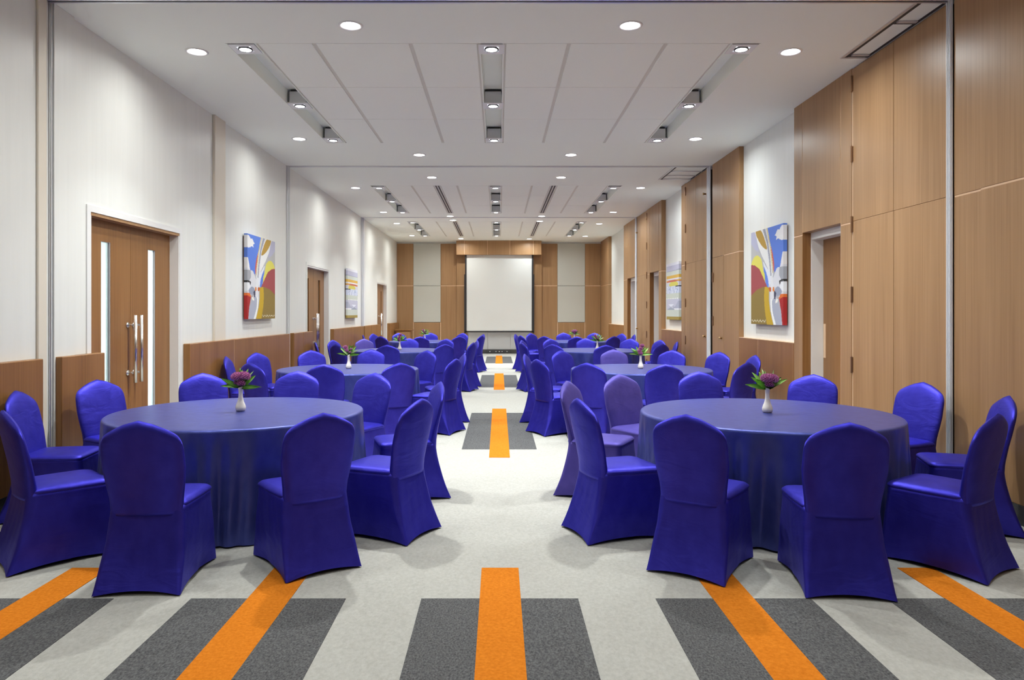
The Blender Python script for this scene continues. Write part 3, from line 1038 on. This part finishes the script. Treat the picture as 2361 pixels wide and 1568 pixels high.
# ------------------------------------------------------------------ round tables in blue satin
TR_, TH = .925, .75
def table_mesh(seed):
    rn = random.Random(seed)
    bm = bmesh.new()
    n = 320
    nf = 29
    ph = [rn.uniform(0, 6.28) for _ in range(4)]
    def fold(a):
        s = math.sin(nf * a + ph[0] + 2.2 * math.sin(3 * a + ph[1]) + 1.1 * math.sin(7 * a + ph[2]))
        g = .55 + .45 * math.sin(5 * a + ph[3]) * math.sin(2 * a + ph[1])
        return (1 - 2 * (1 - (s + 1) / 2) ** 1.6) * g
    rings = []
    for r in (.15, .4, .65, .82, .895):
        rings.append([bm.verts.new((r * math.cos(2 * math.pi * i / n), r * math.sin(2 * math.pi * i / n), TH)) for i in range(n)])
    for k in range(1, 5):
        a = R(90 * k / 4)
        rr, zz = TR_ - .02 + .02 * math.sin(a), TH - .02 + .02 * math.cos(a)
        rings.append([bm.verts.new((rr * math.cos(2 * math.pi * i / n), rr * math.sin(2 * math.pi * i / n), zz)) for i in range(n)])
    rows = 20
    for j in range(1, rows + 1):
        t = j / rows
        ring = []
        for i in range(n):
            a = 2 * math.pi * i / n
            amp = .040 * min(1.0, t * 1.6) ** .9
            r = TR_ + .014 * t + amp * (fold(a + .05 * t * math.sin(6 * a + ph[2])) - .1)
            ring.append(bm.verts.new((r * math.cos(a), r * math.sin(a), lerp(TH - .02, .012 + .006 * math.sin(5 * a + ph[1]), t))))
        rings.append(ring)
    bm.faces.new(rings[0])
    for a, b in zip(rings, rings[1:]):
        for i in range(n):
            bm.faces.new((a[i], b[i], b[(i + 1) % n], a[(i + 1) % n]))
    bmesh.ops.recalc_face_normals(bm, faces=bm.faces)
    me = bm_mesh('tablecloth', bm, True)
    me.materials.append(M['cloth'])
    return me
cloth_mes = [table_mesh(s) for s in (3, 8)]
bm = bmesh.new()
add_lathe(bm, [(.02, TH - .03), (.88, TH - .03), (.885, TH - .02), (.88, TH - .004), (.02, TH - .004)], 48)
top_me = bm_mesh('tabletop', bm)
top_me.materials.append(M['wood_d'])
bm = bmesh.new()
add_lathe(bm, [(.32, 0), (.32, .03), (.06, .06), (.045, .2), (.045, .66), (.2, TH - .03)], 24)
ped_me = bm_mesh('pedestal', bm, True)
ped_me.materials.append(M['dark'])

# ------------------------------------------------------------------ vases and bouquets
def vase_mesh():
    bm = bmesh.new()
    prof = [(.004, 0), (.026, 0), (.034, .006), (.0385, .022), (.038, .034), (.032, .052), (.024, .072), (.0185, .094), (.0155, .118), (.0148, .140), (.0155, .158), (.0175, .172), (.0195, .182), (.0165, .181), (.013, .160), (.012, .12)]
    rings = add_lathe(bm, prof, 28, cap0=True, cap1=True)
    for ring in rings[10:14]:
        for v in ring:                       # the lip is cut on the slant
            v.co.z += -.35 * v.co.x * (1 if v.co.z > .165 else .4)
    me = bm_mesh('bud_vase', bm, True)
    me.materials.append(M['vase'])
    return me
vase_me = vase_mesh()

def leaf_mesh(L, wd, bend):
    bm = bmesh.new()
    n = 6
    rows = []
    for j in range(n + 1):
        t = j / n
        w = wd * (math.sin(math.pi * min(.97, .12 + .88 * t) ** .8) ** .8) if j < n else .001
        x = L * t
        z = -bend * t * t
        rows.append([bm.verts.new((x, -w, z + w * .35)), bm.verts.new((x, 0, z)), bm.verts.new((x, w, z + w * .35))])
    for a, b in zip(rows, rows[1:]):
        for k in range(2):
            bm.faces.new((a[k], b[k], b[k + 1], a[k + 1]))
    # thickness
    r = bmesh.ops.solidify(bm, geom=bm.faces[:], thickness=.0012)
    me = bm_mesh('leaf', bm, True)
    return me

def bloom_mesh(seed, rx, rz, n):
    """a head of many little star florets on a dome"""
    rn = random.Random(seed)
    bm = bmesh.new()
    bmesh.ops.create_uvsphere(bm, u_segments=12, v_segments=8, radius=1.0, matrix=Matrix.Diagonal((rx * .8, rx * .8, rz * .8, 1)))
    for k in range(n):
        zc = 1 - 1.65 * (k + .5) / n
        a = k * 2.39996
        rr = math.sqrt(max(0, 1 - zc * zc))
        d = Vector((rr * math.cos(a), rr * math.sin(a), zc))
        p = Vector((d.x * rx, d.y * rx, d.z * rz))
        u = d.orthogonal().normalized()
        w = d.cross(u)
        s = rx * .23
        st = rn.uniform(0, 6.28)
        c = bm.verts.new(p - d * s * .6)
        tips = []
        for q in range(10):
            an = st + q * math.pi / 5
            l = s if q % 2 == 0 else s * .35
            tips.append(bm.verts.new(p + (u * math.cos(an) + w * math.sin(an)) * l + d * (s * .45 if q % 2 == 0 else -s * .1)))
        for q in range(10):
            bm.faces.new((c, tips[q], tips[(q + 1) % 10])).material_index = 1
    return bm_mesh('flower_head', bm)
leaf_mes = [leaf_mesh(.155, .019, .02), leaf_mesh(.135, .024, .005), leaf_mesh(.15, .0145, .022)]
for me, m in zip(leaf_mes, ('leaf', 'leaf', 'leaf2')):
    me.materials.append(M[m])
bloom_big = bloom_mesh(1, .046, .030, 90)
bloom_mid = bloom_mesh(2, .030, .026, 60)
bloom_sml = bloom_mesh(3, .019, .016, 34)
for me, m in ((bloom_big, 'bloom'), (bloom_mid, 'bloom'), (bloom_sml, 'bloom2')):
    me.materials.append(M['bloom_core'])
    me.materials.append(M[m])

# each bouquet: leaves (azimuth, elevation, mesh) and heads (x, y, z, mesh); azimuth 0 = towards the right of the hall
BQ = {
 'fan': ([(180, 8, 0), (150, 45, 1), (115, 60, 0), (90, 78, 1), (60, 70, 2), (45, 55, 2), (30, 45, 2), (15, 28, 1), (0, 6, 2), (-20, 4, 0), (-160, 15, 0), (70, 35, 1)],
         [(-.022, -.012, .095, bloom_big), (.030, -.008, .100, bloom_big), (.012, -.022, .045, bloom_mid), (-.030, -.018, .048, bloom_sml)]),
 'side': ([(175, 12, 0), (160, 38, 0), (145, 52, 1), (125, 62, 2), (95, 74, 1), (20, 50, 2), (8, 24, 1), (-15, 18, 0), (200, 20, 0)],
         [(-.008, -.012, .090, bloom_big), (.034, -.006, .088, bloom_big), (.004, -.020, .046, bloom_mid), (.026, -.02, .038, bloom_sml)]),
 'three': ([(175, 30, 0), (190, 12, 0), (160, 50, 1), (95, 60, 2), (40, 52, 0), (20, 38, 0), (0, 20, 2), (-20, 6, 0), (60, 60, 1), (230, 25, 2)],
         [(-.040, -.010, .115, bloom_mid), (-.028, -.014, .072, bloom_mid), (.034, -.006, .092, bloom_sml), (.02, -.01, .05, bloom_sml)]),
 'tall': ([(178, 10, 0), (165, 28, 0), (140, 48, 1), (50, 55, 0), (30, 40, 1), (14, 28, 0), (-8, 8, 0), (75, 60, 2), (205, 15, 0)],
         [(.018, -.008, .135, bloom_mid), (.002, -.012, .100, bloom_mid), (-.018, -.012, .066, bloom_mid), (-.006, -.022, .036, bloom_mid)]),
}
def bouquet(kind, loc, rz, sc_):
    t = empty('flower_bouquet', loc, rz)
    t.scale = (sc_, sc_, sc_)
    lv, hd = BQ[kind]
    for az, el, mi in lv:
        el = el + (14 if 12 < el < 70 else 0)
        o = link('leaf', leaf_mes[mi], None, t)
        o.location = (.006 * math.cos(R(az)), .006 * math.sin(R(az)), .012)
        d = Vector((math.cos(R(az)) * math.cos(R(el)), math.sin(R(az)) * math.cos(R(el)), math.sin(R(el))))
        nrm = Vector((.25 * math.sin(az), -.8, .55 + .3 * math.cos(az * 3)))      # blades open towards the aisle end
        nrm = (nrm - d * nrm.dot(d)).normalized()
        o.rotation_euler = Matrix((d, nrm.cross(d), nrm)).transposed().to_euler()
    for x, y, z, me in hd:
        o = link('flower_head', me, None, t)
        o.location = (x, y, z)
        o.rotation_euler = (R(12), R(x * 300), R(z * 4000))
        bm = bmesh.new()
        add_tube(bm, [(0, 0, -.05), (x * .3, y * .3, z * .35), (x, y, z)], [.0022, .0022, .0018], 6)
        link('flower_stem', bm_mesh('flower_stem', bm, True), 'stem', t)
    return t

# ------------------------------------------------------------------ the eight tables with their chairs
TABLES = {
 'L1': ((-1.97, 5.5), 'nearest left table', 'fan', [(271.8, 1.36, 1), (305.3, 1.36, 1), (336.0, 1.29, -1), (20.0, 1.28), (60.0, 1.30), (90.0, 1.32), (121.5, 1.30), (155.0, 1.32), (186.0, 1.29), (234.0, 1.26, -8)], ()),
 'L2': ((-2.0, 9.65), 'second left table', 'three', [(272.0, 1.34), (302.5, 1.32), (336.5, 1.30), (15.5, 1.28), (56.0, 1.32), (89.5, 1.32), (122.0, 1.32), (154.5, 1.34), (186.0, 1.28), (238.0, 1.30)], ()),
 'L3': ((-1.98, 14.4), 'third left table', 'tall', [(270.5, 1.30), (309.0, 1.32), (338.5, 1.30), (15.0, 1.30), (57.5, 1.30), (90.0, 1.34), (126.5, 1.32), (156.0, 1.32), (194.0, 1.32), (234.0, 1.32)], (6,)),
 'L4': ((-1.92, 18.8), 'farthest left table', 'three', [(271.5, 1.32), (306.5, 1.34), (338.0, 1.32), (16.0, 1.28), (55.0, 1.30), (90.0, 1.32), (122.5, 1.32), (154.0, 1.34), (190.0, 1.28), (235.5, 1.34)], ()),
 'R1': ((2.0, 5.42), 'nearest right table', 'side', [(264.4, 1.34, -1), (234.5, 1.33, 1), (201.5, 1.27, -4), (155.0, 1.28), (124.5, 1.28), (91.5, 1.33), (55.0, 1.30), (20.0, 1.30), (345.0, 1.28), (302.0, 1.25, 4)], (3, 4)),
 'R2': ((1.89, 9.65), 'second right table', 'tall', [(268.0, 1.32), (237.0, 1.34), (207.0, 1.30), (165.5, 1.28), (126.5, 1.30), (93.5, 1.32), (62.0, 1.30), (34.0, 1.30), (4.0, 1.28), (308.0, 1.32)], (5,)),
 'R3': ((1.95, 14.4), 'third right table', 'three', [(267.5, 1.32), (232.5, 1.32), (201.0, 1.32), (159.5, 1.28), (121.5, 1.30), (91.0, 1.34), (55.5, 1.34), (27.0, 1.30), (357.0, 1.28), (309.0, 1.34)], ()),
 'R4': ((1.96, 18.8), 'farthest right table', 'fan', [(266.0, 1.34), (237.5, 1.34), (207.5, 1.30), (164.5, 1.28), (132.5, 1.30), (94.5, 1.32), (64.0, 1.32), (31.0, 1.32), (2.5, 1.28), (300.0, 1.32)], ()),
}
SEAT = ['blue covered chair, back to us, wall side of front pair, %s',
        'blue covered chair, back to us, aisle side of front pair, %s',
        'blue covered chair, nearer of the aisle pair at the %s',
        'blue covered chair, farther of the aisle pair at the %s',
        'blue covered chair behind the %s, closest to the aisle',
        'blue covered chair behind the %s, middle of the far side',
        'blue covered chair behind the %s, closest to the wall',
        'blue covered chair, farthest of the three on the wall side, %s',
        'blue covered chair, middle of the three on the wall side, %s',
        'blue covered chair, nearest of the three on the wall side, %s']
rj = random.Random(21)
used = False
for ti, (k, ((cx, cy), tn, bq, chs, purple)) in enumerate(TABLES.items()):
    t = empty('round_table', (cx, cy, 0), ti * 1.13)
    link('tablecloth', cloth_mes[ti % 2], None, t)
    link('tabletop', top_me, None, t)
    link('pedestal', ped_me, None, t)
    tag(t, 'round banquet table in blue satin cloth to the floor, the %s' % tn, 'table', 'round banquet tables')
    for ci, (ph, rr, *tw) in enumerate(chs):
        a = R(ph)
        c = dup(chair0) if used else chair0
        used = True
        c.location = (cx + rr * math.cos(a), cy + rr * math.sin(a), 0)
        c.rotation_euler = (0, 0, a + math.pi / 2 + R(tw[0] if tw else rj.uniform(-3, 3)))
        lb = SEAT[ci] % tn
        if ci in purple:
            lb = lb.replace('blue covered', 'violet covered')
            for ch in c.children:
                ch.material_slots[0].link = 'OBJECT'
                ch.material_slots[0].material = M['purple']
        tag(c, lb, 'chair', 'covered chairs at the %s' % tn)
    v = link('bud_vase', vase_me, None)
    v.location = (cx + (.0 if ti % 2 else .01), cy, TH)
    v.rotation_euler = (0, 0, math.pi if ti < 4 else 0)
    tag(v, 'small white ceramic bud vase with slanted lip on the %s' % tn, 'vase', 'white bud vases')
    b = bouquet(bq, (v.location.x, cy, TH + .168), 0, 1.0)
    tag(b, 'purple flowers and green leaves in the vase on the %s' % tn, 'flowers', 'flower bouquets')
